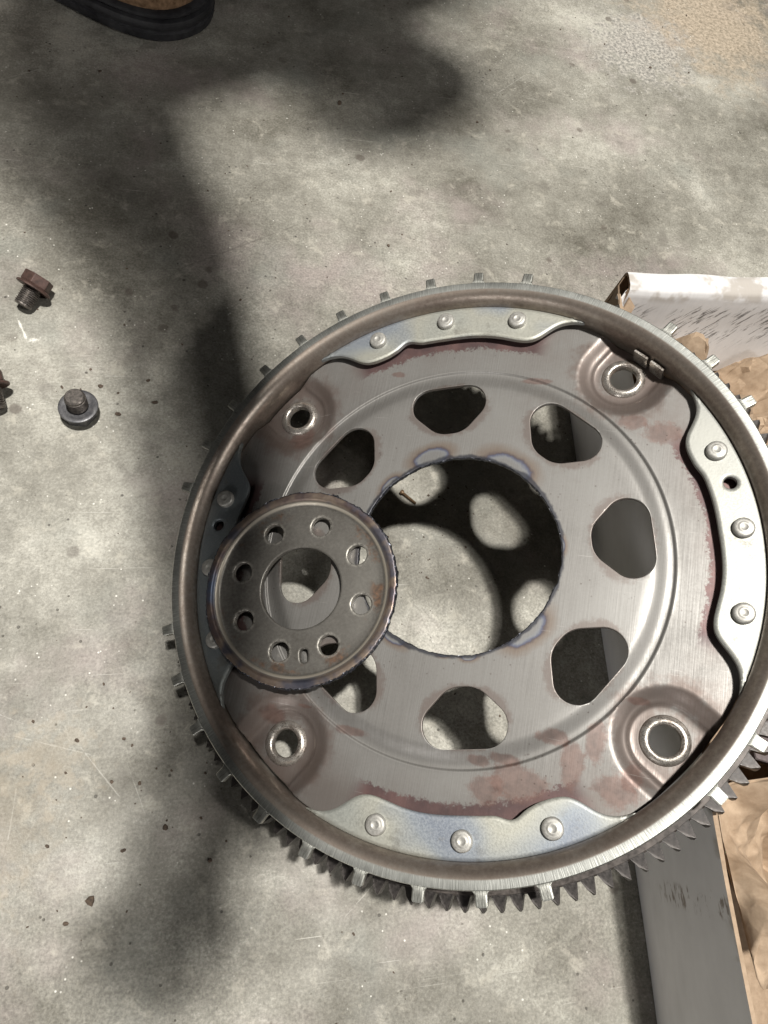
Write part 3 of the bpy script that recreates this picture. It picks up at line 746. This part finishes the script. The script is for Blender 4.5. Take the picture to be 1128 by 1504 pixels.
J = {'pelvis': ((-110, 960, 800), (165, 120)), 'waist': ((-105, 840, 900), (150, 115)), 'chest': ((-100, 640, 985), (175, 125)), 'collar': ((-110, 482, 1010), (150, 100)),
     'neck': ((-35, 465, 1015), 66), 'head0': ((2, 440, 1005), 88), 'head1': ((16, 420, 995), 94), 'crown': ((24, 408, 985), 72),
     'shR': ((-258, 445, 985), 108), 'elR': ((-146, 262, 800), 49), 'foreR': ((-124, 104, 760), 48), 'wrR': ((-122, 14, 715), 26), 'haR': ((-132, -80, 660), (36, 20)),
     'f1': ((-172, -125, 640), 11), 'f1b': ((-172, -160, 620), 9), 'f2': ((-155, -135, 638), 11), 'f2b': ((-152, -173, 618), 9), 'f3': ((-137, -135, 640), 11), 'f3b': ((-132, -170, 620), 9),
     'f4': ((-120, -123, 642), 10), 'f4b': ((-114, -153, 624), 8), 'th': ((-106, -75, 645), 12), 'thb': ((-92, -103, 626), 9),
     'shL': ((0, 575, 985), 80), 'elL': ((90, 720, 800), 50), 'wrL': ((40, 850, 640), 36), 'haL': ((20, 870, 590), (40, 22)),
     'hipR': ((-205, 920, 760), 100), 'knR': ((-225, 760, 460), 72), 'anR': ((-236, 640, 150), 56), 'ftR': ((-225, 618, 90), 44),
     'hipL': ((0, 930, 760), 100), 'knL': ((60, 860, 440), 72), 'anL': ((40, 900, 130), 54), 'ftL': ((40, 880, 90), 44)}
E_ = [('pelvis', 'waist'), ('waist', 'chest'), ('chest', 'collar'), ('collar', 'neck'), ('neck', 'head0'), ('head0', 'head1'), ('head1', 'crown'), ('collar', 'shR'), ('shR', 'elR'), ('elR', 'foreR'), ('foreR', 'wrR'), ('wrR', 'haR'),
      ('haR', 'f1'), ('f1', 'f1b'), ('haR', 'f2'), ('f2', 'f2b'), ('haR', 'f3'), ('f3', 'f3b'), ('haR', 'f4'), ('f4', 'f4b'), ('haR', 'th'), ('th', 'thb'),
      ('collar', 'shL'), ('shL', 'elL'), ('elL', 'wrL'), ('wrL', 'haL'), ('pelvis', 'hipR'), ('hipR', 'knR'), ('knR', 'anR'), ('anR', 'ftR'), ('pelvis', 'hipL'), ('hipL', 'knL'), ('knL', 'anL'), ('anL', 'ftL')]
pe = skin_mesh('person', J, E_, M['denim'], 'pelvis')
tag(pe, 'person in tan boots with black rubber soles standing at the top left', 'person')

def boot(mat4):
    """toe along +x; outline sampled as half widths"""
    b = empty('boot', mat4); b.parent = pe
    xs = np.array([-150, -146, -138, -120, -90, -50, -10, 30, 70, 100, 122, 136, 144, 147.])
    hw = np.array([6, 20, 30, 37, 38, 35, 36, 43, 50, 51, 45, 33, 18, 5.])
    up_ = np.c_[xs, hw]; dn = np.c_[xs[::-1], -hw[::-1]*.94]; loop = chaikin(np.r_[up_, dn], 2)
    if area2(loop) < 0: loop = loop[::-1]
    def ring_stack(name, levels, mat):
        v = []; f = []; n = len(loop)
        for z, ins, dz in levels:
            l = inset(loop, ins)
            for i, (x, y) in enumerate(l): v.append((x, y, z + dz*max(0, (-x-20)/130)))
        for k in range(len(levels)-1):
            for i in range(n): j = (i+1) % n; f.append((k*n+i, k*n+j, (k+1)*n+j, (k+1)*n+i))
        f.append(tuple(range(n))[::-1]); f.append(tuple((len(levels)-1)*n+i for i in range(n)))
        return add(name, v, f, mat, b, True, 40)
    so = ring_stack('sole', [(.3, 2.5, 0), (1.6, .6, 0), (7, 0, 0), (8, 1.4, 0), (9, 1.5, 0), (10.4, .2, 0), (13.5, 0, 4), (15.5, 1.0, 6), (16.5, 3.5, 6)], M['rubber'])
    ring_stack('welt', [(16.3, 4.0, 6), (18, 2.8, 6), (20, 3.0, 6), (21, 4.5, 6), (21, 9, 6)], M['rubber'])
    # upper: loft that closes over the toe and rises to the ankle
    v = []; f = []; n = len(loop); lev = [(20, 7.5), (30, 6.5), (44, 8), (56, 13), (66, 20), (72, 29)]
    for z, ins in lev:
        l = inset(loop, min(ins, 30))
        for x, y in l: v.append((x*.985 if x > 0 else x, y, z))
    for k in range(len(lev)-1):
        for i in range(n): j = (i+1) % n; f.append((k*n+i, k*n+j, (k+1)*n+j, (k+1)*n+i))
    f.append(tuple((len(lev)-1)*n+i for i in range(n)))
    add('upper', v, f, M['suede'], b, True, 60)
    vv, ff = lathe([(46, 62), (49, 90), (47, 130), (50, 165), (47, 166), (43, 150)], 40, False)
    add('shaft', [(x*1.12-85, y*.92, z) for x, y, z in vv], ff, M['suede'], b, True, 60)
    return b
d_ = math.atan2(-.36, .93)
m = Matrix.Translation(Vector((-293, 606, 0))*S) @ rz(d_) @ Matrix.Scale(1.13, 4)
boot(m)
b2 = boot(Matrix.Translation(Vector((120, 850, 0))*S) @ rz(-1.2))

# ------------------------------------------------------------------ grit on the floor
def pebbles(name, spots, mat, seed):
    g = np.random.default_rng(seed); v = []; f = []
    t_ = (1+5**.5)/2
    iv = np.array([(-1, t_, 0), (1, t_, 0), (-1, -t_, 0), (1, -t_, 0), (0, -1, t_), (0, 1, t_), (0, -1, -t_), (0, 1, -t_), (t_, 0, -1), (t_, 0, 1), (-t_, 0, -1), (-t_, 0, 1)])/1.9
    fi = [(0, 11, 5), (0, 5, 1), (0, 1, 7), (0, 7, 10), (0, 10, 11), (1, 5, 9), (5, 11, 4), (11, 10, 2), (10, 7, 6), (7, 1, 8), (3, 9, 4), (3, 4, 2), (3, 2, 6), (3, 6, 8), (3, 8, 9), (4, 9, 5), (2, 4, 11), (6, 2, 10), (8, 6, 7), (9, 8, 1)]
    for x, y, r in spots:
        a = g.uniform(0, 6.3); sx, sy, sz = r*g.uniform(.7, 1.1), r*g.uniform(.5, .9), r*g.uniform(.25, .5); b = len(v)
        for p in iv*g.uniform(.75, 1.25, (12, 1)):
            X, Y = p[0]*sx, p[1]*sy
            v.append((x+X*math.cos(a)-Y*math.sin(a), y+X*math.sin(a)+Y*math.cos(a), max(.02, sz*.7+p[2]*sz)))
        f += [tuple(b+i for i in q) for q in fi]
    return add(name, v, f, mat, None, False)
sp = [(-237, 158, 1.5), (-212, 160, 2.2), (-199, 138, 2.8), (-175, 148, 2.4), (-180, 166, 1.6), (-24, 466, 3), (21, 319, 1.2), (-20, 478, 1.5)]
sp += [(x, y, abs(rng.normal(0, .55))+.3) for x, y in zip(rng.uniform(-340, 480, 420), rng.uniform(-280, 700, 420))]
sp += [(rng.normal(-175, 45), rng.normal(-95, 38), abs(rng.normal(0, .9))+.3) for _ in range(45)]
sp += [(rng.normal(20, 40), rng.normal(50, 40), abs(rng.normal(0, .4))+.3) for _ in range(70)]
tag(pebbles('grit', sp, M['grit'], 5), 'dark grit and rust crumbs scattered over the concrete floor', 'grit', kind='stuff')
